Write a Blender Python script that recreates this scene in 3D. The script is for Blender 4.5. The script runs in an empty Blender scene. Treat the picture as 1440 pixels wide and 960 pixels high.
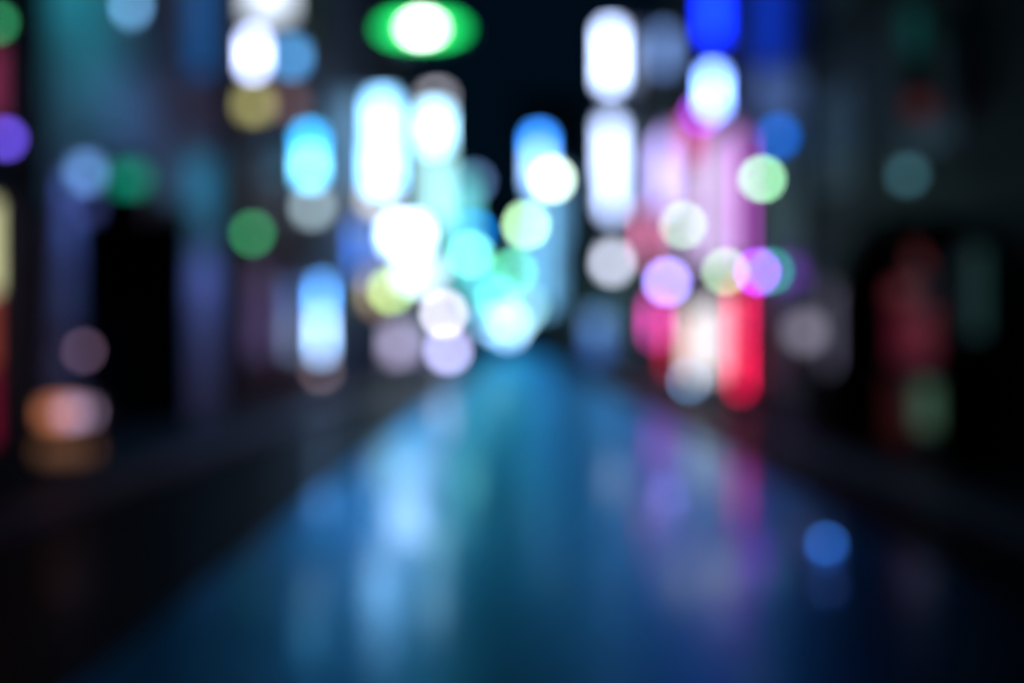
import bpy, bmesh, math, random
from mathutils import Vector
random.seed(7)

# ---------------------------------------------------------------- camera, sky, exposure
scn = bpy.context.scene
scn.render.engine = 'CYCLES'
CAMH, FPX, FOCUS, CX, CY = 1.5, 1400.0, 0.50, 720.0, 480.0
cd = bpy.data.cameras.new("camera"); cam = bpy.data.objects.new("camera", cd)
scn.collection.objects.link(cam)
cam.location = (0, 0, CAMH); cam.rotation_euler = (math.radians(90), 0, 0)
cd.lens = 35; cd.sensor_width = 36; cd.clip_start = 0.05; cd.clip_end = 1500
cd.dof.use_dof = True; cd.dof.focus_distance = FOCUS; cd.dof.aperture_fstop = 1.42   # a real lens, focused close by
scn.camera = cam
w = bpy.data.worlds.new("World"); scn.world = w; w.use_nodes = True
bgn = w.node_tree.nodes['Background']
bgn.inputs[0].default_value = (0.03, 0.30, 0.72, 1); bgn.inputs[1].default_value = 0.012
scn.view_settings.view_transform = 'Standard'; scn.view_settings.look = 'None'
scn.view_settings.exposure = 0.0; scn.view_settings.gamma = 1
scn.cycles.use_denoising = True
scn.cycles.use_adaptive_sampling = False
scn.cycles.use_light_tree = True
scn.cycles.max_bounces = 5; scn.cycles.diffuse_bounces = 3; scn.cycles.glossy_bounces = 3
scn.cycles.sample_clamp_indirect = 6
scn.cycles.caustics_reflective = False; scn.cycles.caustics_refractive = False

COL = scn.collection
XL, XR = -5.5, 5.2            # facade lines of the street

# ---------------------------------------------------------------- helpers
def lin(c):
    c = c / 255.0
    return c / 12.92 if c <= 0.04045 else ((c + 0.055) / 1.055) ** 2.4
def rgb(r, g, b, m=1.0): return (lin(r) * m, lin(g) * m, lin(b) * m)
def PX(px, Y): return (px - CX) / FPX * Y
def PZ(py, Y): return CAMH + (CY - py) / FPX * Y

MATS = {}
def nodes_of(name):
    m = bpy.data.materials.new(name); m.use_nodes = True
    return m, m.node_tree.nodes, m.node_tree.links, m.node_tree.nodes['Principled BSDF']
def mat(name, col, rough=0.6, metal=0.0, scale=3.0, var=0.35, bump=0.0, coat=0.0):
    if name in MATS: return MATS[name]
    m, N, L, p = nodes_of(name)
    tc = N.new('ShaderNodeTexCoord'); no = N.new('ShaderNodeTexNoise')
    no.inputs['Scale'].default_value = scale; no.inputs['Detail'].default_value = 6
    L.new(tc.outputs['Object'], no.inputs['Vector'])
    rp = N.new('ShaderNodeValToRGB')
    a = [max(0, c * (1 - var)) for c in col]; b = [min(1, c * (1 + var)) for c in col]
    rp.color_ramp.elements[0].position = 0.3; rp.color_ramp.elements[1].position = 0.7
    rp.color_ramp.elements[0].color = (*a, 1); rp.color_ramp.elements[1].color = (*b, 1)
    L.new(no.outputs['Fac'], rp.inputs[0]); L.new(rp.outputs[0], p.inputs['Base Color'])
    p.inputs['Roughness'].default_value = rough; p.inputs['Metallic'].default_value = metal
    p.inputs['Coat Weight'].default_value = coat
    if bump:
        bp = N.new('ShaderNodeBump'); bp.inputs['Strength'].default_value = bump; bp.inputs['Distance'].default_value = 0.02
        L.new(no.outputs['Fac'], bp.inputs['Height']); L.new(bp.outputs[0], p.inputs['Normal'])
    MATS[name] = m; return m
def emit(col, glass=(0.6, 0.6, 0.6)):
    key = 'lit_%.3f_%.3f_%.3f' % tuple(col)
    if key in MATS: return MATS[key]
    m, N, L, p = nodes_of('lit_panel')
    mx = max(max(col), 1e-5)
    p.inputs['Base Color'].default_value = (*[0.15 * c / mx + 0.05 for c in col], 1)
    p.inputs['Roughness'].default_value = 0.25
    # faint unevenness of the tubes behind the acrylic
    tc = N.new('ShaderNodeTexCoord'); no = N.new('ShaderNodeTexNoise'); no.inputs['Scale'].default_value = 1.7
    mr = N.new('ShaderNodeMapRange'); mr.inputs[3].default_value = 0.7 * mx; mr.inputs[4].default_value = 1.3 * mx
    L.new(tc.outputs['Object'], no.inputs['Vector']); L.new(no.outputs['Fac'], mr.inputs[0])
    p.inputs['Emission Color'].default_value = (*[c / mx for c in col], 1)
    L.new(mr.outputs[0], p.inputs['Emission Strength'])
    MATS[key] = m; return m

def bm_box(bm, c, s, rot=0.0):
    r = bmesh.ops.create_cube(bm, size=1.0)
    for v in r['verts']:
        v.co = Vector((v.co.x * s[0], v.co.y * s[1], v.co.z * s[2])) + Vector(c)
    return r['verts']
def bm_span(bm, a, b):
    return bm_box(bm, [(a[i] + b[i]) / 2 for i in range(3)], [abs(b[i] - a[i]) for i in range(3)])
def bm_tube(bm, pts, r, seg=10):
    pts = [Vector(p) for p in pts]; rings = []
    for i, p in enumerate(pts):
        t = (pts[min(i + 1, len(pts) - 1)] - pts[max(i - 1, 0)]).normalized()
        up = Vector((0, 1, 0)) if abs(t.y) < 0.9 else Vector((0, 0, 1))
        u = t.cross(up).normalized(); v = t.cross(u).normalized()
        rr = r[i] if isinstance(r, (list, tuple)) else r
        rings.append([bm.verts.new(p + (u * math.cos(2 * math.pi * k / seg) + v * math.sin(2 * math.pi * k / seg)) * rr) for k in range(seg)])
    for a, b in zip(rings, rings[1:]):
        for k in range(seg): bm.faces.new((a[k], a[(k + 1) % seg], b[(k + 1) % seg], b[k]))
    bm.faces.new(rings[0]); bm.faces.new(rings[-1])
def bm_lathe(bm, c, prof, seg=28):
    rings = []
    for r, z in prof:
        rings.append([bm.verts.new((c[0] + r * math.cos(2 * math.pi * k / seg), c[1] + r * math.sin(2 * math.pi * k / seg), c[2] + z)) for k in range(seg)])
    for a, b in zip(rings, rings[1:]):
        for k in range(seg): bm.faces.new((a[k], a[(k + 1) % seg], b[(k + 1) % seg], b[k]))
    bm.faces.new(rings[0]); bm.faces.new(rings[-1])
def link(name, bm, m, parent=None, bevel=0.0, smooth=False):
    bmesh.ops.recalc_face_normals(bm, faces=bm.faces[:])
    me = bpy.data.meshes.new(name); 
    if parent is not None:
        bmesh.ops.translate(bm, verts=bm.verts[:], vec=-Vector(parent['origin']))
    bm.to_mesh(me); bm.free(); me.materials.append(m)
    if smooth:
        for p in me.polygons: p.use_smooth = True
    o = bpy.data.objects.new(name, me); COL.objects.link(o)
    if parent is not None:
        o.parent = parent['o']
    if bevel:
        b = o.modifiers.new('bevel', 'BEVEL'); b.width = bevel; b.segments = 2; b.limit_method = 'ANGLE'
    return o
def thing(name, label, cat, loc, group=None):
    o = bpy.data.objects.new(name, None); COL.objects.link(o); o.location = loc
    o['label'] = label; o['category'] = cat
    if group: o['group'] = group
    o.empty_display_size = 0.2
    return {'o': o, 'origin': tuple(loc)}
def sub(o, root): return {'o': o, 'origin': root['origin']}
def struct(name, bm, m):
    o = link(name, bm, m); o['kind'] = 'structure'; return o

def cover(w_, h_, Y):
    """share of the blur disc that a w x h pixel patch fills"""
    R = 35.0 * (1 - FOCUS / Y); n = 0; k = 0
    for i in range(-20, 21):
        for j in range(-20, 21):
            x, y = i / 20 * R, j / 20 * R
            if x * x + y * y <= R * R:
                k += 1
                if abs(x) <= w_ / 2 and abs(y) <= h_ / 2: n += 1
    f = n / k
    return max(f, min(1.0, w_ * h_ / (math.pi * R * R)) * 0.95)

# ---------------------------------------------------------------- materials
M_metal = mat('dark_painted_metal', (0.03, 0.032, 0.036), 0.4, 0.6)
M_steel = mat('brushed_steel', (0.22, 0.23, 0.25), 0.35, 0.9)
M_wallA = mat('pale_render_wall', (0.27, 0.31, 0.38), 0.65, scale=1.2, var=0.25, bump=0.2)
M_wallB = mat('brown_brick_wall', (0.07, 0.048, 0.05), 0.7, scale=4, bump=0.3)
M_wallC = mat('grey_tile_wall', (0.045, 0.08, 0.115), 0.45, scale=6, bump=0.1)
M_wallD = mat('dark_stone_wall', (0.016, 0.012, 0.010), 0.6, scale=2, bump=0.3)
M_trim = mat('pale_stone_trim', (0.30, 0.30, 0.30), 0.6)
M_black = mat('black_opening', (0.006, 0.006, 0.007), 0.8)
M_shut = mat('rolled_shutter', (0.012, 0.012, 0.014), 0.75, 0.0)
M_glass = mat('dark_window_glass', (0.012, 0.014, 0.018), 0.45, 0.0)
M_frame = mat('window_frame_metal', (0.06, 0.06, 0.065), 0.4, 0.7)
M_pot = mat('terracotta_pot', (0.12, 0.05, 0.03), 0.7)
M_leaf = mat('shrub_leaf', (0.03, 0.07, 0.025), 0.5)
M_bark = mat('shrub_stem', (0.05, 0.035, 0.02), 0.8)

def wet_road():
    m, N, L, p = nodes_of('wet_asphalt')
    tc = N.new('ShaderNodeTexCoord')
    n1 = N.new('ShaderNodeTexNoise'); n1.inputs['Scale'].default_value = 90; n1.inputs['Detail'].default_value = 4
    n2 = N.new('ShaderNodeTexNoise'); n2.inputs['Scale'].default_value = 0.9; n2.inputs['Detail'].default_value = 3
    for n in (n1, n2): L.new(tc.outputs['Object'], n.inputs['Vector'])
    rp = N.new('ShaderNodeValToRGB'); rp.color_ramp.elements[0].color = (0.008, 0.016, 0.022, 1); rp.color_ramp.elements[1].color = (0.025, 0.045, 0.06, 1)
    L.new(n1.outputs['Fac'], rp.inputs[0]); L.new(rp.outputs[0], p.inputs['Base Color'])
    mr = N.new('ShaderNodeMapRange'); mr.inputs[1].default_value = 0.35; mr.inputs[2].default_value = 0.65
    mr.inputs[3].default_value = 0.28; mr.inputs[4].default_value = 0.42
    L.new(n2.outputs['Fac'], mr.inputs[0]); L.new(mr.outputs[0], p.inputs['Roughness'])
    mc = N.new('ShaderNodeMapRange'); mc.inputs[1].default_value = 0.35; mc.inputs[2].default_value = 0.65
    mc.inputs[3].default_value = 0.6; mc.inputs[4].default_value = 1.0
    L.new(n2.outputs['Fac'], mc.inputs[0])
    # coat fades towards the camera, shaping the dark near end of the reflections
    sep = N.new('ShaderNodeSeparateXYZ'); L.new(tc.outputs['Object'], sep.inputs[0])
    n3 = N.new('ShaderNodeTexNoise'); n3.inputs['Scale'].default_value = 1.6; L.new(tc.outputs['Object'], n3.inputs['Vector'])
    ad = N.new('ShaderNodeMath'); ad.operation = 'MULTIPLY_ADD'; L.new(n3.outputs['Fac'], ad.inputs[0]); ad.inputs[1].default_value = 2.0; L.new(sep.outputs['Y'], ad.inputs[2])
    near_fade = N.new('ShaderNodeMapRange'); near_fade.interpolation_type = 'SMOOTHSTEP'
    near_fade.inputs[1].default_value = 5.0; near_fade.inputs[2].default_value = 8.6; near_fade.inputs[3].default_value = 0.2; near_fade.inputs[4].default_value = 1.0
    L.new(ad.outputs[0], near_fade.inputs[0])
    wx = N.new('ShaderNodeMapRange'); L.new(sep.outputs['X'], wx.inputs[0]); wx.inputs[1].default_value = -3; wx.inputs[2].default_value = 3
    wr = N.new('ShaderNodeValToRGB'); L.new(wx.outputs[0], wr.inputs[0]); cr = wr.color_ramp       # bands across the coat shape where reflections show and where they dim
    cr.elements[0].color = cr.elements[1].color = (1, 1, 1, 1)
    for x_, v_ in ((-0.5, 1.0), (-0.2, 0.04), (0.8, 0.04), (1.15, 1.0)):
        e = cr.elements.new((x_ + 3) / 6); e.color = (v_, v_, v_, 1)
    m0 = N.new('ShaderNodeMath'); m0.operation = 'MULTIPLY'; L.new(mc.outputs[0], m0.inputs[0]); L.new(wr.outputs[0], m0.inputs[1])
    mu = N.new('ShaderNodeMath'); mu.operation = 'MULTIPLY'; L.new(m0.outputs[0], mu.inputs[0]); L.new(near_fade.outputs[0], mu.inputs[1]); L.new(mu.outputs[0], p.inputs['Coat Weight'])
    p.inputs['Coat Roughness'].default_value = 0.115; p.inputs['Coat IOR'].default_value = 1.33
    p.inputs['Specular IOR Level'].default_value = 0.0; p.inputs['Specular Tint'].default_value = (0.55, 0.85, 1.0, 1)
    bp = N.new('ShaderNodeBump'); bp.inputs['Strength'].default_value = 0.12; bp.inputs['Distance'].default_value = 0.004
    L.new(n1.outputs['Fac'], bp.inputs['Height']); L.new(bp.outputs[0], p.inputs['Normal'])
    # blue light put into the road colour as a broad tinted sheen
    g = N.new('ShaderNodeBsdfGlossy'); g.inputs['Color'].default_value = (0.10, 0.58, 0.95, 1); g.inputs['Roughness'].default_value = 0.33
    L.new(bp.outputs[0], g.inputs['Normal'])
    mx = N.new('ShaderNodeMixShader'); fr = N.new('ShaderNodeFresnel'); fr.inputs['IOR'].default_value = 2.6; m2 = N.new('ShaderNodeMath'); m2.operation = 'MULTIPLY'; d2 = N.new('ShaderNodeMapRange'); L.new(near_fade.outputs[0], d2.inputs[0]); d2.inputs[3].default_value = 0.65; L.new(fr.outputs[0], m2.inputs[0]); L.new(d2.outputs[0], m2.inputs[1]); L.new(m2.outputs[0], mx.inputs[0])
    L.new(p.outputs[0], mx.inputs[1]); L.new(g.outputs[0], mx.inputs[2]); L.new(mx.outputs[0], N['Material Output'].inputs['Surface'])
    return m
def paving(name, col, rough, bw, bh):
    m, N, L, p = nodes_of(name)
    tc = N.new('ShaderNodeTexCoord'); br = N.new('ShaderNodeTexBrick')
    br.inputs['Scale'].default_value = 1; br.inputs['Brick Width'].default_value = bw; br.inputs['Row Height'].default_value = bh
    br.inputs['Mortar Size'].default_value = 0.008
    br.inputs['Color1'].default_value = (*col, 1); br.inputs['Color2'].default_value = (*[c * 0.7 for c in col], 1)
    br.inputs['Mortar'].default_value = (*[c * 0.3 for c in col], 1)
    L.new(tc.outputs['Object'], br.inputs['Vector']); L.new(br.outputs[0], p.inputs['Base Color'])
    p.inputs['Roughness'].default_value = rough; p.inputs['Specular IOR Level'].default_value = 0.3
    return m
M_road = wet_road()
M_cob = paving('damp_setts', (0.008, 0.010, 0.014), 0.55, 0.2, 0.1)
_p = M_cob.node_tree.nodes['Principled BSDF']; _p.inputs['Coat Weight'].default_value = 0.06; _p.inputs['Coat Roughness'].default_value = 0.16; _p.inputs['Coat IOR'].default_value = 1.3
M_walk = paving('pavement_slabs', (0.03, 0.032, 0.038), 0.6, 0.6, 0.3)
for _m, _s in ((M_wallD, 0.14), (M_wallB, 0.1), (M_wallC, 0.25), (M_black, 0.02), (M_shut, 0.05), (M_cob, 0.02), (M_walk, 0.08), (M_wallA, 0.25)):
    _m.node_tree.nodes['Principled BSDF'].inputs['Specular IOR Level'].default_value = _s
M_kerb = mat('granite_kerb', (0.2, 0.22, 0.25), 0.4, scale=20)

# ---------------------------------------------------------------- ground
RW_L, RW_R = -1.9, 2.85
bm = bmesh.new(); bm_span(bm, (-400, -60, -0.4), (400, 900, -0.008)); struct('ground', bm, M_cob)
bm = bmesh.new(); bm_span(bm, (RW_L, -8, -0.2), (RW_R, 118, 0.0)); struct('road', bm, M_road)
bm = bmesh.new(); bm_span(bm, (-3.95, -8, -0.2), (RW_L - 0.004, 118, -0.003)); bm_span(bm, (RW_R + 0.004, -8, -0.2), (3.85, 118, -0.003)); struct('road_shoulder', bm, M_cob)
bm = bmesh.new(); bm_span(bm, (-4.2, -8, -0.2), (-3.955, 118, 0.12)); bm_span(bm, (3.855, -8, -0.2), (4.1, 118, 0.12)); struct('kerb', bm, M_kerb)
bm = bmesh.new(); bm_span(bm, (-9, -8, -0.2), (-4.203, 118, 0.115)); bm_span(bm, (4.103, -8, -0.2), (9, 118, 0.115)); struct('pavement', bm, M_walk)
GZ = 0.115

# ---------------------------------------------------------------- buildings
def building(label, side, y0, y1, h, wall, depth=7.0, openings=(), floors=3, wins=2, first=3.9, lit=(), skipwin=False):
    """a street building on one side; openings are (ya, yb, height) recesses at ground level"""
    X = XL if side < 0 else XR; s = side
    root = thing('building', label, 'building', (X + s * depth / 2, (y0 + y1) / 2, GZ))
    def sx(a, b, ya, yb, za, zb, bm): bm_span(bm, (X + s * a, ya, za), (X + s * b, yb, zb))
    bm = bmesh.new()
    top = max([o[2] for o in openings], default=0)
    if openings:
        ys = sorted(openings); cur = y0
        for (ya, yb, oh) in ys:
            sx(0, 1.4, cur, ya, GZ - 0.1, top, bm); cur = yb
            if oh < top: sx(0, 1.4, ya, yb, oh, top, bm)
        sx(0, 1.4, cur, y1, GZ - 0.1, top, bm)
        sx(1.4, depth, y0, y1, GZ - 0.1, top, bm)
        sx(0, depth, y0, y1, top, h, bm)
    else:
        sx(0, depth, y0, y1, GZ - 0.1, h, bm)
    link('wall', bm, wall, root)
    bm = bmesh.new(); sx(-0.12, depth - 0.02, y0 - 0.02, y1 + 0.02, h, h + 0.35, bm); link('parapet', bm, M_trim if wall in (M_wallA,) else M_wallD, root, bevel=0.02)
    for (ya, yb, oh) in openings:
        bm = bmesh.new()
        n = int(oh / 0.09)
        for k in range(n):
            z = GZ + (oh - GZ) * k / n
            sx(1.28 + (0.02 if k % 2 else 0), 1.398, ya + 0.03, yb - 0.03, z + 0.003, z + (oh - GZ) / n - 0.006, bm)
        link('rolled_shutter', bm, M_shut, root)
        bm = bmesh.new(); sx(0.02, 1.27, ya + 0.001, ya + 0.02, GZ, oh - 0.001, bm); sx(0.02, 1.27, yb - 0.02, yb - 0.001, GZ, oh - 0.001, bm); sx(0.02, 1.27, ya + 0.021, yb - 0.021, oh - 0.02, oh - 0.001, bm)
        link('shade_lining', bm, M_black, root)  # black lining puts the shade of the recess into its colour
        bm = bmesh.new(); sx(-0.06, 0.015, ya - 0.12, yb + 0.12, oh + 0.002, oh + 0.2, bm); link('lintel', bm, M_wallD, root, bevel=0.01)
    for f in range(int((h - 3.6) / 2.9)):
        z = 3.62 + f * 2.9
        if lit and len(lit) > 4: continue
        if any(o[2] + 0.25 > z for o in openings): continue
        bm = bmesh.new(); sx(-0.045, 0.01, y0 + 0.01, y1 - 0.01, z - 0.06, z + 0.06, bm); link('ledge', bm, M_trim if wall is M_wallA else wall, root, bevel=0.008)
    yp = y1 - 0.35
    bm = bmesh.new(); bm_tube(bm, [(X - s * 0.09, yp, GZ), (X - s * 0.09, yp, h)], 0.045); link('downpipe', bm, M_metal, root, smooth=True)
    if not skipwin:
        for f in range(floors):
            za = first + f * 2.9
            if za + 1.7 > h: break
            for k in range(wins):
                yc = y0 + (y1 - y0) * (k + 0.5) / wins; ww = min(1.6, (y1 - y0) / wins * 0.55)
                bm = bmesh.new()
                t = 0.07
                sx(-0.05, -0.003, yc - ww / 2, yc + ww / 2, za, za + t, bm); sx(-0.05, -0.003, yc - ww / 2, yc + ww / 2, za + 1.5, za + 1.5 + t, bm)
                sx(-0.05, -0.003, yc - ww / 2, yc - ww / 2 + t, za + t, za + 1.5, bm); sx(-0.05, -0.003, yc + ww / 2 - t, yc + ww / 2, za + t, za + 1.5, bm)
                sx(-0.045, -0.003, yc - t / 2, yc + t / 2, za + t, za + 1.5, bm)
                fr = link('window', bm, M_frame, root)
                bm = bmesh.new(); sx(-0.02, -0.004, yc - ww / 2 + t, yc - t / 2 , za + t, za + 1.5, bm); sx(-0.02, -0.004, yc + t / 2, yc + ww / 2 - t, za + t, za + 1.5, bm)
                bmesh.ops.translate(bm, verts=bm.verts[:], vec=-Vector(root['origin']))
                me = bpy.data.meshes.new('pane'); bmesh.ops.recalc_face_normals(bm, faces=bm.faces[:]); bm.to_mesh(me); bm.free(); me.materials.append(M_glass)
                pn = bpy.data.objects.new('pane', me); COL.objects.link(pn); pn.parent = fr
    for (pname, px0, px1, py0, py1, col, plabel) in lit:     # lit shop windows and light boxes lying on the facade
        Xf = X - s * 0.03
        Ya, Yb = sorted((Xf * FPX / (px0 - CX), Xf * FPX / (px1 - CX)))
        Ym = (Ya + Yb) / 2
        za, zb = max(GZ + 0.05, PZ(py1, Ym)), PZ(py0, Ym)
        f = cover(abs(px1 - px0), abs(py1 - py0), Ym)
        bm = bmesh.new(); bm_span(bm, (Xf, Ya, za), (X - s * 0.004, Yb, zb))
        o = link(pname, bm, emit([c / f for c in col]), root)
        if plabel: o['label'] = plabel
        bm = bmesh.new()
        for (a, b, c, d) in ((Ya - 0.05, Yb + 0.05, za - 0.05, za), (Ya - 0.05, Yb + 0.05, zb, zb + 0.05), (Ya - 0.05, Ya, za, zb), (Yb, Yb + 0.05, za, zb)):
            bm_span(bm, (Xf - s * 0.02, a, c), (X - s * 0.003, b, d))
        bmesh.ops.translate(bm, verts=bm.verts[:], vec=-Vector(root['origin']))
        me = bpy.data.meshes.new('frame'); bmesh.ops.recalc_face_normals(bm, faces=bm.faces[:]); bm.to_mesh(me); bm.free(); me.materials.append(M_frame)
        fo = bpy.data.objects.new('frame', me); COL.objects.link(fo); fo.parent = o
    return root

building('dark narrow building at the left edge of the picture', -1, 4.5, 11.0, 12, M_wallD, wins=2)
building('pale rendered building with a tall black shuttered doorway on the left', -1, 11.75, 18.9, 12.5, M_wallA, openings=((12.6, 17.05, 3.55),), wins=2, first=6.4)
building('dark brown brick building with dim magenta shop windows on the left', -1, 19.7, 27.0, 13, M_wallB, wins=3,
         lit=[('shop_window', 352, 378, 375, 500, rgb(66, 34, 70), 'dim magenta shop window'),
              ('shop_window', 402, 420, 400, 500, rgb(50, 28, 42), 'dim brown red shop window')])
building('grey tiled building behind the blue-white tube light on the left', -1, 27.4, 37.0, 17, M_wallC, wins=4)
building('dark stone building behind the big white sign on the left', -1, 37.3, 52.0, 16, M_wallD, wins=5,
         lit=[('shop_window', 520, 534, 385, 430, rgb(140, 100, 85), 'orange shop window'),
              ('shop_window', 548, 572, 465, 500, rgb(150, 142, 172), 'lilac grey shop window')])
building('grey building far along the left side of the street', -1, 52.4, 78.0, 13, M_wallC, wins=7)
building('farthest dark building on the left side before the street end', -1, 78.5, 112, 11, M_wallB, wins=8)

building('dark stone building with the arched red doorway on the right', 1, 7.0, 17.6, 12, M_wallD, wins=3)
building('narrow dark building below the deep blue sign on the right', 1, 17.9, 21.6, 13, M_wallC, wins=1)
pinks = [('light_panel', 922, 944, 195, 290, (1.0, 0.8, 1.9), 'lavender white light panel'),
         ('light_panel', 960, 984, 165, 225, (0.42, 0.03, 0.12), 'crimson light panel'),
         ('light_panel', 990, 1030, 190, 372, (0.8, 0.48, 0.95), 'pinkish beige light panel'),
         ('light_panel', 1041, 1050, 190, 370, (0.7, 0.04, 0.8), 'magenta light strip'),
         ('light_panel', 950, 978, 240, 372, (0.7, 0.4, 0.8), 'grey pink light panel'),
         ('light_panel', 905, 914, 300, 360, (0.55, 0.13, 0.28), 'dusky pink light panel'),
         ('shop_window', 916, 928, 425, 475, (0.6, 0.02, 0.32), 'magenta shop window'),
         ('shop_window', 940, 950, 440, 520, (0.35, 0.001, 0.02), 'deep red shop window'),
         ('shop_window', 968, 988, 435, 528, (0.8, 0.8, 0.72), 'cream shop window'),
         ('shop_window', 992, 1027, 422, 526, (1.05, 0.84, 0.95), 'pale pink shop window')]
building('brightly lit pink and red shop building on the right', 1, 22.0, 42.0, 12, M_wallB, wins=6, first=8.6, floors=1, lit=pinks)
building('grey tiled building behind the tall white sign on the right', 1, 42.3, 60.0, 15, M_wallC, wins=6,
         lit=[('shop_window', 826, 856, 440, 505, rgb(50, 92, 165), 'dark blue shop window')])
building('farthest dark building on the right side before the street end', 1, 60.4, 112, 11.5, M_wallB, wins=9)

# the block that closes the street
root = thing('office_tower', 'tall dark tower closing the far end of the street', 'tower', (4.6, 128, 0))
bm = bmesh.new(); bm_span(bm, (0.6, 122, 0), (9, 134, 31)); link('wall', bm, M_wallC, root)
bm = bmesh.new(); bm_span(bm, (0.4, 121.8, 31), (9.2, 134.2, 31.6)); link('parapet', bm, M_wallD, root)
for f in range(9):
    bm = bmesh.new(); bm_span(bm, (1.2, 121.9, 3 + f * 3.1), (8.4, 121.995, 4.6 + f * 3.1)); link('window', bm, M_glass, root)
for (a, b, c, d, col) in ((732, 750, 330, 440, (0.10, 0.34, 0.55)), (774, 792, 240, 430, (0.16, 0.42, 0.75))):
    f = cover(b - a, d - c, 121.8)
    bm = bmesh.new(); bm_span(bm, (PX(a, 121.8), 121.75, PZ(d, 121.8)), (PX(b, 121.8), 121.895, PZ(c, 121.8))); o = link('lit_stair_glazing', bm, emit([v / f for v in col]), root); o['label'] = 'pale blue lit stair glazing'
root = thing('building', 'low dark building closing the street end beside the tower', 'building', (-6, 128, 0))
bm = bmesh.new(); bm_span(bm, (-14, 122, 0), (0.3, 132, 17)); link('wall', bm, M_wallB, root)
bm = bmesh.new(); bm_span(bm, (-14.2, 121.8, 17), (0.4, 132.2, 17.5)); link('parapet', bm, M_wallD, root)
for (a, b, c, d, col) in ((652, 690, 372, 400, (0.06, 0.42, 0.48)), (664, 712, 404, 444, (0.12, 0.5, 0.6))):
    f = cover(b - a, d - c, 121.8)
    bm = bmesh.new(); bm_span(bm, (PX(a, 121.8), 121.75, PZ(d, 121.8)), (PX(b, 121.8), 121.93, PZ(c, 121.8))); o = link('lit_shop_front', bm, emit([v / f for v in col]), root); o['label'] = 'aqua lit shop front'
for f in range(4):
    for k in range(4):
        bm = bmesh.new(); bm_span(bm, (-12.6 + k * 3.2, 121.94, 3 + f * 3.4), (-10.6 + k * 3.2, 121.995, 4.8 + f * 3.4)); link('window', bm, M_glass, root)

# ---------------------------------------------------------------- lit signs
def sign(name, label, panels, depth=None, cat='sign', group=None, gap=0.3, legs=False, thick=0.16, wall=True, X0=None):
    """a box sign across the pavement: panels are (px0, px1, py0, py1, colour[, part label]); bracketed back to its facade"""
    x0 = min(p[0] for p in panels); x1 = max(p[1] for p in panels)
    y0 = min(p[2] for p in panels); y1 = max(p[3] for p in panels)
    side = -1 if (x0 + x1) / 2 < CX else 1
    Xw = XL if side < 0 else XR
    if depth is None:
        outer = x0 if side < 0 else x1
        depth = (Xw - side * gap) * FPX / (outer - CX)
    Y = depth; m = 0.05
    A, B = PX(x0, Y) - m, PX(x1, Y) + m; zb, zt = PZ(y1, Y) - m, PZ(y0, Y) + m
    root = thing(name, label, cat, ((A + B) / 2, Y, zb if not legs else GZ), group)
    bm = bmesh.new(); bm_span(bm, (A, Y - thick / 2, zb), (B, Y + thick / 2, zt)); link('housing', bm, M_metal, root, bevel=0.015)
    for p in panels:
        f = cover(p[1] - p[0], p[3] - p[2], Y)
        bm = bmesh.new(); bm_span(bm, (PX(p[0], Y), Y - thick / 2 - 0.02, PZ(p[3], Y)), (PX(p[1], Y), Y + thick / 2 + 0.02, PZ(p[2], Y)))
        o = link('lit_panel', bm, emit([c / f for c in p[4]]), root, bevel=0.008)
        if len(p) > 5: o['label'] = p[5]
    if legs:
        for xx in (A + 0.03, B - 0.03):
            bm = bmesh.new(); bm_span(bm, (xx - 0.02, Y - 0.03, GZ + 0.02), (xx + 0.02, Y + 0.03, zb)); link('leg', bm, M_metal, root)
            bm = bmesh.new(); bm_span(bm, (xx - 0.03, Y - 0.25, GZ - 0.002), (xx + 0.03, Y + 0.25, GZ + 0.02)); link('foot', bm, M_metal, root)
    elif wall:
        e = A if side < 0 else B
        hh = zt - zb
        for z in ((zb + hh * 0.2, zb + hh * 0.8) if hh > 0.5 else ((zb + zt) / 2,)):
            bm = bmesh.new(); bm_span(bm, (e, Y - 0.03, z - 0.03), (Xw, Y + 0.03, z + 0.03))
            bm_span(bm, (Xw - side * 0.03, Y - 0.1, z - 0.12), (Xw + side * 0.001, Y + 0.1, z + 0.12)); link('bracket', bm, M_metal, root)
    return root

def globe(bm, c, r):
    bmesh.ops.create_uvsphere(bm, u_segments=24, v_segments=14, radius=r)
    bmesh.ops.translate(bm, verts=bm.verts[-(24 * 13 + 2):], vec=Vector(c))
def wall_lamp(label, px, py, d, col, depth=None, gap=0.35, group='round lamps on the facades'):
    side = -1 if px < CX else 1; Xw = XL if side < 0 else XR
    Y = depth or (Xw - side * gap) * FPX / (px - CX)
    x, z = PX(px, Y), PZ(py, Y); r = d / 2 / FPX * Y
    root = thing('wall_lamp', label, 'lamp', (x, Y, z - r), group)
    R = 35.0 * (1 - FOCUS / Y); f = (d / 2 / R) ** 2
    bm = bmesh.new(); globe(bm, (x, Y, z), r); link('globe', bm, emit([c / f for c in col]), root, smooth=True)
    bm = bmesh.new(); bm_tube(bm, [(Xw, Y, z + r + 0.12), ((x + Xw) / 2, Y, z + r + 0.16), (x, Y, z + r + 0.12), (x, Y, z + r * 0.9)], 0.022)
    link('arm', bm, M_metal, root, smooth=True)
    bm = bmesh.new(); bm_lathe(bm, (x, Y, z + r * 0.85), [(r * 0.6, 0), (r * 0.45, 0.06), (0.03, 0.1)]); link('cap', bm, M_metal, root)
    bm = bmesh.new(); bm_span(bm, (Xw - side * 0.03, Y - 0.08, z + r), (Xw + side * 0.001, Y + 0.08, z + r + 0.26)); link('wall_plate', bm, M_metal, root)
    return root
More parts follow.
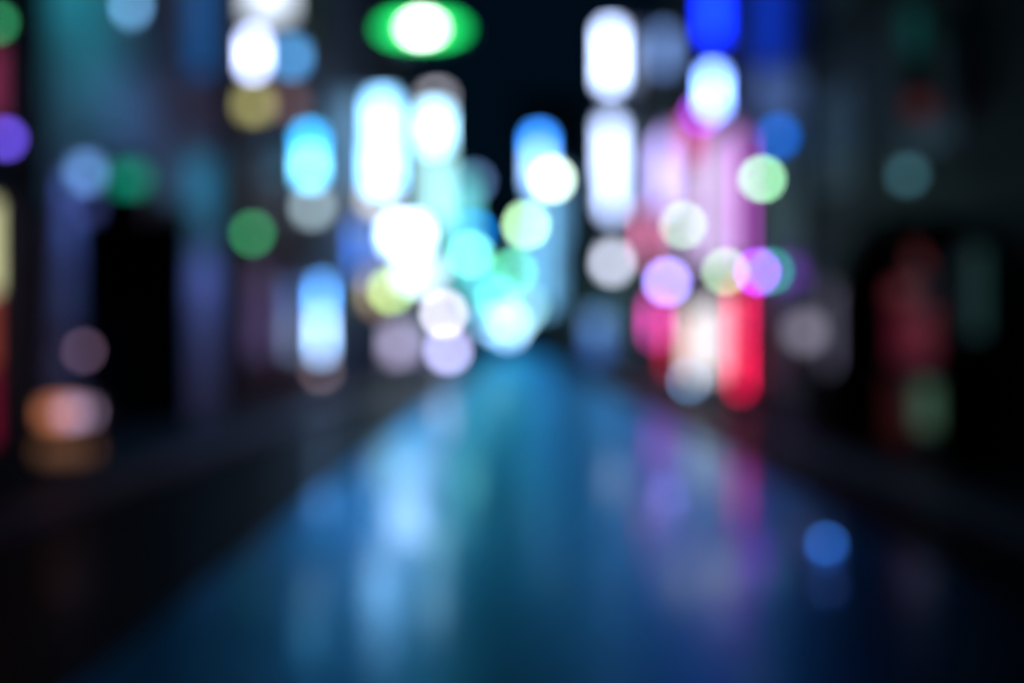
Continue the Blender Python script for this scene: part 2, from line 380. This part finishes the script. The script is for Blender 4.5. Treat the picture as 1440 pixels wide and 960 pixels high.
def street_lamp(label, px, py, d, col, Y, pole_x, group='street lamps with round globes'):
    x, z = PX(px, Y), PZ(py, Y); r = d / 2 / FPX * Y
    root = thing('street_lamp', label, 'street lamp', (pole_x, Y, GZ), group)
    R = 35.0 * (1 - FOCUS / Y); f = (d / 2 / R) ** 2
    bm = bmesh.new(); globe(bm, (x, Y, z), r); link('globe', bm, emit([c / f for c in col]), root, smooth=True)
    top = z + r + 0.25
    dx = x - pole_x
    if abs(dx) > 0.25:
        pts = [(pole_x, Y, GZ + 0.3), (pole_x, Y, top - 0.5), (pole_x + dx * 0.15, Y, top - 0.1), (pole_x + dx * 0.4, Y, top + 0.08), (x, Y, top), (x, Y, z + r * 0.9)]
        bm = bmesh.new(); bm_tube(bm, pts, [0.07, 0.05, 0.045, 0.04, 0.03, 0.03]); link('pole', bm, M_metal, root, smooth=True)
        bm = bmesh.new(); bm_lathe(bm, (x, Y, z + r * 0.8), [(r * 0.75, 0), (r * 0.5, r * 0.3), (0.04, r * 0.45)]); link('cap', bm, M_metal, root)
    else:
        bm = bmesh.new(); bm_tube(bm, [(pole_x, Y, GZ + 0.3), (x, Y, z - r * 0.9)], [0.06, 0.04]); link('pole', bm, M_metal, root, smooth=True)
        bm = bmesh.new(); bm_lathe(bm, (x, Y, z - r * 1.05), [(0.05, 0), (r * 0.6, r * 0.15), (r * 0.65, r * 0.25)]); link('cap', bm, M_metal, root)
    bm = bmesh.new(); bm_lathe(bm, (pole_x, Y, GZ), [(0.14, -0.002), (0.14, 0.05), (0.09, 0.12), (0.08, 0.32)]); link('base', bm, M_metal, root)
    return root

W = lambda m: rgb(255, 255, 255, m)
G1 = 'signs standing out from the left facades'; G2 = 'signs standing out from the right facades'
# left edge and left building
sign('projecting_sign', 'crimson banner sign at the upper left edge of the picture', [(-55, 6, 70, 165, rgb(140, 50, 85))], 8.6, group=G1)
wall_lamp('dim green lamp above the crimson banner at the left edge', -4, 32, 16, rgb(35, 110, 70), 8.9)
wall_lamp('violet lamp below the crimson banner at the left edge', 8, 195, 18, rgb(90, 68, 195), 9.2)
sign('standing_sign', 'tall standing light box, cream above orange above crimson, at the left edge',
     [(-60, 0, 286, 410, (1.1, 1.1, 0.6), 'cream lit panel'), (-60, -4, 415, 515, rgb(165, 70, 55), 'orange lit panel'), (-60, -4, 522, 620, rgb(130, 8, 48), 'crimson lit panel')], 8.0, legs=True, group=G1)
sign('shop_sign', 'small sign of pale blue and green panels above the black doorway',
     [(112, 138, 230, 258, rgb(85, 125, 180), 'pale blue lit panel'), (164, 206, 240, 266, rgb(12, 105, 85), 'green lit panel'), (112, 138, 285, 305, rgb(30, 36, 70), 'dim indigo lit panel')], gap=0.25, group=G1)
wall_lamp('pale blue lamp high on the left at the top edge of the picture', 180, 8, 26, rgb(110, 170, 220), 14.3)
sign('projecting_sign', 'dim blue vertical sign at the top left beside the white sign stack', [(270, 300, -25, 105, rgb(25, 85, 150))], gap=0.2, group=G1)
sign('projecting_sign', 'sign stack at the top left with white, blue and yellow panels',
     [(350, 410, -45, 26, (1.4, 1.6, 1.9), 'white lit panel'), (350, 366, 54, 100, (1.3, 1.5, 2.4), 'narrow white lit panel'),
      (400, 422, 68, 96, rgb(80, 145, 205), 'blue lit panel'), (345, 372, 136, 160, rgb(140, 136, 88), 'yellow lit panel'), (396, 420, 132, 158, rgb(80, 62, 66), 'brown lit panel')], gap=0.15, group=G1)
sign('projecting_sign', 'cyan vertical sign with a white heart and a grey foot panel on the left',
     [(427, 446, 188, 214, (0.06, 0.6, 1.3), 'cyan lit panel'), (427, 446, 218, 252, (0.35, 1.3, 2.1), 'bright cyan lit panel'), (430, 450, 280, 302, rgb(130, 150, 160), 'grey lit panel')], gap=0.2, group=G1)
wall_lamp('green lamp over the dim magenta shop window on the left', 355, 328, 15, rgb(48, 130, 82))
sign('tube_light', 'narrow blue-white vertical tube light low on the left side of the street',
     [(448, 458, 398, 438, (0.12, 0.42, 1.1), 'blue tube'), (448, 458, 442, 498, (0.55, 0.9, 1.5), 'white blue tube'), (446, 460, 518, 526, rgb(80, 68, 74), 'brown lit panel')], cat='light', gap=0.2, group=G1)
sign('projecting_sign', 'big white vertical sign with a blue rim left of the street centre',
     [(524, 552, 138, 198, (1.3, 3.0, 5.0), 'upper white lit panel'), (522, 554, 203, 264, (1.5, 3.7, 6.5), 'lower white lit panel'), (520, 548, 272, 290, rgb(190, 185, 175), 'cream lit panel')], gap=0.2, group=G1)
sign('projecting_sign', 'cyan and mint vertical sign right beside the big white sign',
     [(604, 624, 132, 142, rgb(110, 110, 118), 'grey lit panel'), (598, 624, 156, 205, (1.4, 2.8, 3.8), 'cyan white lit panel'), (600, 626, 210, 318, (0.75, 1.45, 1.5), 'mint lit panel')], 52.0, group=G1)
sign('projecting_sign', 'brilliant white broad sign below the big white sign',
     [(550, 592, 316, 346, (2.9, 4.2, 6.6))], 43.0, group=G1)
sign('projecting_sign', 'royal blue vertical sign left of the brilliant white sign', [(500, 512, 315, 385, rgb(55, 105, 205))], 33.0, group=G1)
sign('projecting_sign', 'small wide white sign just below the brilliant white broad sign', [(564, 612, 372, 398, (1.1, 1.5, 1.8))], 50.0, group=G1)
wall_lamp('lime green lamp under the brilliant white sign', 550, 408, 18, rgb(165, 205, 125), 41)
wall_lamp('pale lilac lamp below the white signs near the street centre', 624, 440, 16, (0.8, 0.78, 0.95), 68)
wall_lamp('lavender lamp low beside the street left of the centre', 630, 492, 20, rgb(190, 190, 245, 1.1), 70)
wall_lamp('dim blue lamp lowest beside the street left of the centre', 630, 522, 15, rgb(85, 105, 150), 63)
sign('projecting_sign', 'sky blue vertical sign right of the mint sign', [(634, 662, 250, 385, (0.25, 1.2, 1.2))], 84.0, group=G1)
wall_lamp('dim slate blue lamp against the sky right of the mint sign', 666, 255, 15, rgb(62, 82, 120), 104, group=None)

# overhead green sign
def oval_sign():
    Y = 30.0; cx, cy = 594, 42
    x, z = PX(cx, Y), PZ(cy, Y)
    root = thing('overhead_sign', 'green oval sign with a white centre hanging over the street at the top', 'sign', (x, Y, z - 0.5))
    def oval(w_, h_, y0, y1, bm, n=40):
        a = [bm.verts.new((x + w_ / 2 * math.cos(2 * math.pi * k / n), y0, z + h_ / 2 * math.sin(2 * math.pi * k / n))) for k in range(n)]
        b = [bm.verts.new((v.co.x, y1, v.co.z)) for v in a]
        bm.faces.new(a); bm.faces.new(b)
        for k in range(n): bm.faces.new((a[k], a[(k + 1) % n], b[(k + 1) % n], b[k]))
    k = Y / FPX
    bm = bmesh.new(); oval(126 * k, 46 * k, Y - 0.10, Y + 0.10, bm); link('housing', bm, M_metal, root)
    bm = bmesh.new(); oval(112 * k, 30 * k, Y - 0.13, Y + 0.13, bm); link('green_panel', bm, emit([c / 0.40 for c in (0.02, 1.3, 0.26)]), root)
    bm = bmesh.new(); oval(36 * k, 18 * k, Y - 0.16, Y + 0.16, bm); link('white_panel', bm, emit([c / 0.13 for c in rgb(235, 255, 240, 2.4)]), root)
    bm = bmesh.new()
    bm_tube(bm, [(XL, Y, z), (x - 60 * k, Y, z)], 0.05); bm_tube(bm, [(XL, Y, z + 1.0), (x - 50 * k, Y, z + 0.12)], 0.03)
    link('bracket', bm, M_metal, root)
    bm = bmesh.new(); bm_span(bm, (XL - 0.001, Y - 0.15, z - 0.2), (XL + 0.04, Y + 0.15, z + 1.2)); link('wall_plate', bm, M_metal, root)
oval_sign()

# street lamps over the road
street_lamp('brightest white street lamp with a green edge right of the centre', 776, 252, 18, (1.0, 1.3, 1.05), 42, 3.95)
street_lamp('white and green street lamp below left of the brightest lamp', 740, 316, 16, (0.55, 1.0, 0.55), 52, 3.95)
street_lamp('mint green street lamp just left of the street centre', 662, 358, 15, (0.22, 0.8, 0.58), 50, -4.05)
street_lamp('soft green street lamp above the cluster at the street end', 722, 382, 15, rgb(85, 190, 130), 62, 3.95)
street_lamp('pale green street lamp in front of the lavender panel on the right', 961, 317, 14, rgb(150, 190, 155), 23.0, 3.96)
street_lamp('pale lime street lamp in front of the pink building, lower of the right row', 1020, 382, 14, rgb(150, 190, 145), 18.6, 4.0)
street_lamp('bright mint street lamp at the right end of the pink building', 1072, 252, 15, rgb(165, 240, 185), 15.8, 4.0)
street_lamp('blue street lamp left of the centre behind the mint lamp', 667, 326, 15, rgb(5, 105, 185), 78, -4.05)
far = [(690, 455, (85, 125, 160)), (706, 462, (85, 120, 150)), (712, 448, (110, 150, 160)), (722, 455, (125, 165, 180)), (735, 440, (100, 135, 150)), (742, 430, (80, 125, 120)), (700, 420, (80, 190, 175)), (716, 466, (95, 125, 160))]
names = ['pale blue', 'steel blue', 'mint', 'pale mint', 'grey mint', 'olive green', 'aquamarine', 'grey blue']
spots = ['leftmost low', 'second low', 'middle', 'brightest middle', 'right', 'farthest right', 'highest', 'lowest']
for i, (px, py, c) in enumerate(far):
    Y = 80 + i * 4.0
    street_lamp('%s street lamp of the distant cluster, the %s one' % (names[i], spots[i]), px, py, 15, rgb(*c, 1.15), Y, (-4.05 if i % 2 else 3.95), group='distant street lamps at the street end')
# tower sign at the street end
sign('tower_sign', 'blue vertical sign on the tower at the far end of the street',
     [(750, 766, 190, 212, (0.05, 0.35, 1.3), 'blue lit panel'), (750, 766, 214, 262, (0.5, 0.9, 1.7), 'light blue lit panel'), (756, 771, 268, 436, (0.26, 0.75, 1.25), 'pale blue lit strip')], 121.8, wall=False)

# added gooseneck fill lamps, put in to brighten the pale wall
def added_washer(label, x, y, z, aim, col, size=1.2, Xw=None):
    side = -1 if x < 0 else 1; Xw = XL if side < 0 else XR
    root = thing('added_wash_lamp', label, 'lamp', (x, y, z), 'added fill lamps washing the pale left wall')
    bm = bmesh.new(); bm_tube(bm, [(Xw, y, z + 0.25), ((x + Xw) / 2, y, z + 0.42), (x - side * 0.03, y, z + 0.32), (x, y, z + 0.16)], 0.018, 8); link('arm', bm, M_metal, root, smooth=True)
    bm = bmesh.new(); bm_span(bm, (Xw - side * 0.02, y - 0.05, z + 0.18), (Xw + side * 0.001, y + 0.05, z + 0.32)); link('wall_plate', bm, M_metal, root)
    bm = bmesh.new(); n = 20; rr = [(0.03, 0.17), (0.05, 0.12), (0.12, 0.03), (0.125, 0.03), (0.055, 0.13), (0.02, 0.18)]
    rings = [[bm.verts.new((x + r * math.cos(2 * math.pi * k / n), y + r * math.sin(2 * math.pi * k / n), z + h)) for k in range(n)] for r, h in rr]
    for a, b in zip(rings, rings[1:]):
        for k in range(n): bm.faces.new((a[k], a[(k + 1) % n], b[(k + 1) % n], b[k]))
    link('shade', bm, M_metal, root, smooth=True)
    ld = bpy.data.lights.new('fill_bulb', 'SPOT'); ld.energy = max(col); ld.color = [c / max(col) for c in col]; ld.spot_size = math.radians(150); ld.spot_blend = 1.0; ld.shadow_soft_size = 0.05
    lo = bpy.data.objects.new('fill_bulb', ld); COL.objects.link(lo); lo.parent = root['o']; lo.location = (0, 0, -0.02)
    lo.rotation_euler = (Vector(aim) - Vector((x, y, z))).to_track_quat('-Z', 'Y').to_euler()
added_washer('added gooseneck fill lamp throwing teal light high on the pale left wall', -3.9, 12.6, 6.3, (-5.5, 12.8, 5.6), (2, 66, 72))
added_washer('added gooseneck fill lamp throwing blue light over the black doorway', -4.0, 14.3, 5.2, (-5.5, 14.3, 4.0), (5, 11, 30))
added_washer('added gooseneck fill lamp throwing indigo light on the wall left of the black doorway', -4.75, 12.25, 3.6, (-5.5, 12.2, 2.4), (10, 16, 60))
added_washer('added gooseneck fill lamp throwing aqua light on the wall right of the black doorway', -4.3, 17.8, 4.7, (-5.5, 17.8, 3.4), (0, 38, 58))
added_washer('added gooseneck fill lamp throwing violet blue light low on the wall right of the black doorway', -4.6, 17.9, 3.1, (-5.5, 17.9, 1.8), (14, 17, 62))

# right side signs
sign('projecting_sign', 'tall white vertical sign of three panels right of the street centre',
     [(849, 868, 40, 120, (2.3, 2.9, 4.6), 'upper white lit panel'), (849, 868, 172, 300, (2.3, 2.9, 4.6), 'long white lit panel'), (849, 868, 358, 380, rgb(215, 222, 245), 'lower lavender white lit panel')], gap=0.3, group=G2)
sign('projecting_sign', 'dull blue grey vertical sign between the white and the blue signs', [(922, 942, 45, 98, rgb(95, 125, 180))], gap=0.3, group=G2)
sign('projecting_sign', 'vivid blue vertical sign with a cyan-white foot at the top right',
     [(990, 1014, -60, 58, (0.02, 0.14, 6.0), 'royal blue lit panel'), (993, 1010, 104, 154, (0.85, 1.6, 4.6), 'cyan white lit panel')], gap=0.5, group=G2)
wall_lamp('violet lamp just under the cyan-white foot of the blue sign', 987, 160, 18, (0.24, 0.03, 0.6), 25.0)
sign('projecting_sign', 'dark deep blue broad sign at the top right beside the vivid blue sign', [(1056, 1102, -70, 92, (0.004, 0.03, 0.42))], 18.6, group=G2)
wall_lamp('blue lamp beside the magenta strip on the right', 1094, 192, 20, rgb(0, 80, 175))
wall_lamp('violet lamp right of the lower lime street lamp', 1068, 382, 14, (0.75, 0.10, 2.0))
wall_lamp('sea green lamp farthest right of the low row', 1084, 381, 12, rgb(0, 130, 105), 18.0)
wall_lamp('lavender lamp over the magenta shop window', 938, 396, 18, (0.62, 0.48, 1.7))
sign('tube_light', 'vivid red vertical light at the end of the pink building', [(1036, 1044, 405, 478, (0.85, 0.01, 0.10), 'red upper tube'), (1036, 1044, 482, 548, (1.0, 0.01, 0.09), 'bright red lower tube')], cat='light', gap=0.12, group=G2)
wall_lamp('steel blue lamp low beside the vivid red light', 972, 535, 14, rgb(85, 125, 165), 29)
sign('menu_board', 'dim lilac lit menu board on the right dark wall', [(1160, 1178, 405, 520, rgb(96, 94, 116))], gap=0.4, group=G2)
wall_lamp('dim lilac grey lamp left of the menu board', 1132, 466, 34, rgb(104, 100, 114), 16.8)
wall_lamp('faint teal lamp high on the right dark wall', 1276, 246, 20, rgb(38, 68, 76))
sign('projecting_sign', 'faint teal and red sign high on the right dark wall',
     [(1268, 1292, 15, 80, rgb(6, 40, 40), 'faint teal lit panel'), (1272, 1305, 140, 165, rgb(34, 9, 9), 'faint red lit panel')], gap=0.15, group=G2)

# low lantern sign on the left pavement
def floor_lantern():
    Y = 9.6
    root = thing('floor_lantern', 'low box lantern glowing orange on the left pavement', 'lantern', (PX(95, Y), Y, GZ))
    A, B = PX(62, Y), PX(128, Y)
    bm = bmesh.new(); bm_span(bm, (A - .02, Y - .18, GZ), (B + .02, Y + .18, GZ + .06)); link('base', bm, M_metal, root, bevel=.01)
    bm = bmesh.new()
    for xx in (A, B):
        for yy in (Y - .16, Y + .16): bm_span(bm, (xx - .015, yy - .015, GZ + .06), (xx + .015, yy + .015, PZ(565, Y)))
    link('frame', bm, M_metal, root)
    for (a, b, c, d, col, lb) in ((70, 100, 568, 592, rgb(140, 84, 60), 'peach lit panel'), (98, 120, 572, 588, rgb(100, 84, 104), 'lilac lit panel'), (64, 124, 622, 642, rgb(75, 50, 36), 'amber brown lit panel')):
        f = cover(b - a, d - c, Y)
        bm = bmesh.new(); bm_span(bm, (PX(a, Y), Y - .15, PZ(d, Y)), (PX(b, Y), Y + .15, PZ(c, Y))); o = link('lit_panel', bm, emit([v / f for v in col]), root, bevel=.005); o['label'] = lb
    bm = bmesh.new(); bm_span(bm, (A - .03, Y - .2, PZ(565, Y)), (B + .03, Y + .2, PZ(565, Y) + .04)); link('roof', bm, M_metal, root, bevel=.01)
    bm = bmesh.new(); bm_span(bm, (A, Y - .14, PZ(618, Y)), (B, Y + .14, PZ(592, Y))); link('body', bm, M_wallB, root)
floor_lantern()
wall_lamp('small dim mauve lamp above the orange lantern', 118, 493, 13, rgb(66, 50, 66), 12.2)

# arched red doorway on the right
def arch_door():
    Y0, Y1 = 10.8, 14.6; yc = (Y0 + Y1) / 2; X = XR
    root = thing('arched_doorway', 'black arched doorway surround with dim red glass on the right', 'doorway', (X, yc, GZ))
    hw = (Y1 - Y0) / 2; zs = 1.85; rz = 1.25
    def arc(h_, z_, r_, n=20):
        return [(yc - h_, GZ)] + [(yc - h_ * math.cos(math.pi * k / n), z_ + r_ * math.sin(math.pi * k / n)) for k in range(n + 1)] + [(yc + h_, GZ)]
    o1, o2 = arc(hw, zs, rz), arc(hw - 0.25, zs, rz - 0.25)
    bm = bmesh.new(); xa, xb = X - 0.5, X - 0.002
    V = [[bm.verts.new((x, p[0], p[1])) for p in o] for x in (xa, xb) for o in (o1, o2)]
    n = len(o1)
    for k in range(n - 1):
        bm.faces.new((V[0][k], V[0][k + 1], V[1][k + 1], V[1][k])); bm.faces.new((V[2][k], V[2][k + 1], V[3][k + 1], V[3][k]))
        bm.faces.new((V[0][k], V[0][k + 1], V[2][k + 1], V[2][k])); bm.faces.new((V[1][k], V[1][k + 1], V[3][k + 1], V[3][k]))
    for k in (0, n - 1): bm.faces.new((V[0][k], V[1][k], V[3][k], V[2][k]))
    link('surround', bm, M_black, root)
    bm = bmesh.new(); f = [bm.verts.new((X - 0.05, p[0], p[1])) for p in o2]; b = [bm.verts.new((X - 0.003, p[0], p[1])) for p in o2]
    bm.faces.new(f); bm.faces.new(b)
    for k in range(len(f)): bm.faces.new((f[k], f[(k + 1) % len(f)], b[(k + 1) % len(b)], b[k]))
    link('door', bm, mat('dark_red_door', (0.10, 0.012, 0.012), 0.4), root)
    def glass(px0, px1, py0, py1, col, lb):
        Xf = X - 0.06; Ya, Yb = sorted((Xf * FPX / (px0 - CX), Xf * FPX / (px1 - CX))); Ym = (Ya + Yb) / 2
        f_ = cover(px1 - px0, py1 - py0, Ym)
        bm = bmesh.new(); bm_span(bm, (Xf - 0.01, Ya, max(GZ + .05, PZ(py1, Ym))), (X - 0.055, Yb, PZ(py0, Ym)))
        o = link('glass', bm, emit([c / f_ for c in col]), root); o['label'] = lb
    glass(1284, 1334, 342, 376, rgb(66, 22, 18), 'dim red glass')
    glass(1252, 1282, 400, 424, rgb(44, 10, 12), 'small dark red glass')
    glass(1256, 1324, 434, 508, rgb(80, 10, 26), 'deep crimson glass')
    glass(1290, 1328, 540, 604, rgb(54, 78, 58), 'dull green glass')
    glass(1246, 1282, 530, 636, rgb(38, 10, 8), 'very dark red glass')
    return root
arch_door()
sign('tube_light', 'faint teal vertical light right of the arched doorway', [(1362, 1378, 350, 470, rgb(24, 44, 44))], cat='light', gap=0.3, group=G2)

# shrub in a pot on the right pavement
def shrub(label, x, y, h, r):
    root = thing('potted_shrub', label, 'shrub', (x, y, GZ))
    bm = bmesh.new(); bm_lathe(bm, (x, y, GZ), [(0.16, -0.002), (0.2, 0.1), (0.25, 0.36), (0.27, 0.40), (0.23, 0.40)]); link('pot', bm, M_pot, root)
    bm = bmesh.new()
    for k in range(7):
        a = random.uniform(0, 6.28); q = random.uniform(0.2, 0.7) * r
        bm_tube(bm, [(x, y, GZ + 0.38), (x + math.cos(a) * q * 0.4, y + math.sin(a) * q * 0.4, GZ + 0.4 + h * 0.35), (x + math.cos(a) * q, y + math.sin(a) * q, GZ + 0.4 + h * 0.8)], [0.02, 0.014, 0.006], 6)
    link('stem', bm, M_bark, root)
    bm = bmesh.new()
    for k in range(900):
        while True:
            v = Vector([random.uniform(-1, 1) for _ in range(3)])
            if v.length < 1: break
        v = v * (0.75 + 0.25 * math.sin(v.x * 7 + v.y * 5))
        c = Vector((x + v.x * r, y + v.y * r, GZ + 0.45 + h / 2 + v.z * h / 2))
        d1 = Vector([random.gauss(0, 1) for _ in range(3)]).normalized(); d2 = d1.cross(Vector([random.gauss(0, 1) for _ in range(3)])).normalized()
        l = random.uniform(0.04, 0.075)
        vs = [bm.verts.new(c + q) for q in (-d1 * l, d2 * l * 0.4, d1 * l, -d2 * l * 0.4)]
        bm.faces.new(vs)
    link('foliage', bm, M_leaf, root)
shrub('dark bushy potted shrub on the right pavement below the menu board', 4.72, 15.2, 1.0, 0.42)
shrub('smaller dark potted shrub nearer the arched doorway', 4.7, 14.4, 0.6, 0.36)

# added glowing blue domes in place of reflections on the wet ground, right
def added_glint(label, px, py, d, col):
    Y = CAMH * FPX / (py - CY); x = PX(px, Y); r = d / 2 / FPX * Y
    root = thing('added_glint', label, 'light', (x, Y, 0), 'added blue discs standing in for reflections at the road edge')
    bm = bmesh.new(); bm_lathe(bm, (x, Y, 0), [(r * 1.5, -0.01), (r * 1.5, 0.012), (r * 1.1, 0.02)]); link('added_glint_rim', bm, M_steel, root)
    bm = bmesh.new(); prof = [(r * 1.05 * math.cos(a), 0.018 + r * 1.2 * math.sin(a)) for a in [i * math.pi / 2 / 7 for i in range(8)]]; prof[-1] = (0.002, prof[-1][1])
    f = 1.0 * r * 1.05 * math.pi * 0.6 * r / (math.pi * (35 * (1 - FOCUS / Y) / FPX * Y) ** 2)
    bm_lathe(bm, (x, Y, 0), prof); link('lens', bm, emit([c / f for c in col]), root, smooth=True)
added_glint('brighter added blue disc standing in for a ground reflection on the lower right', 1162, 770, 14, rgb(26, 64, 125))
added_glint('fainter added blue disc standing in for a ground reflection nearest the camera', 1166, 832, 14, rgb(8, 18, 44))
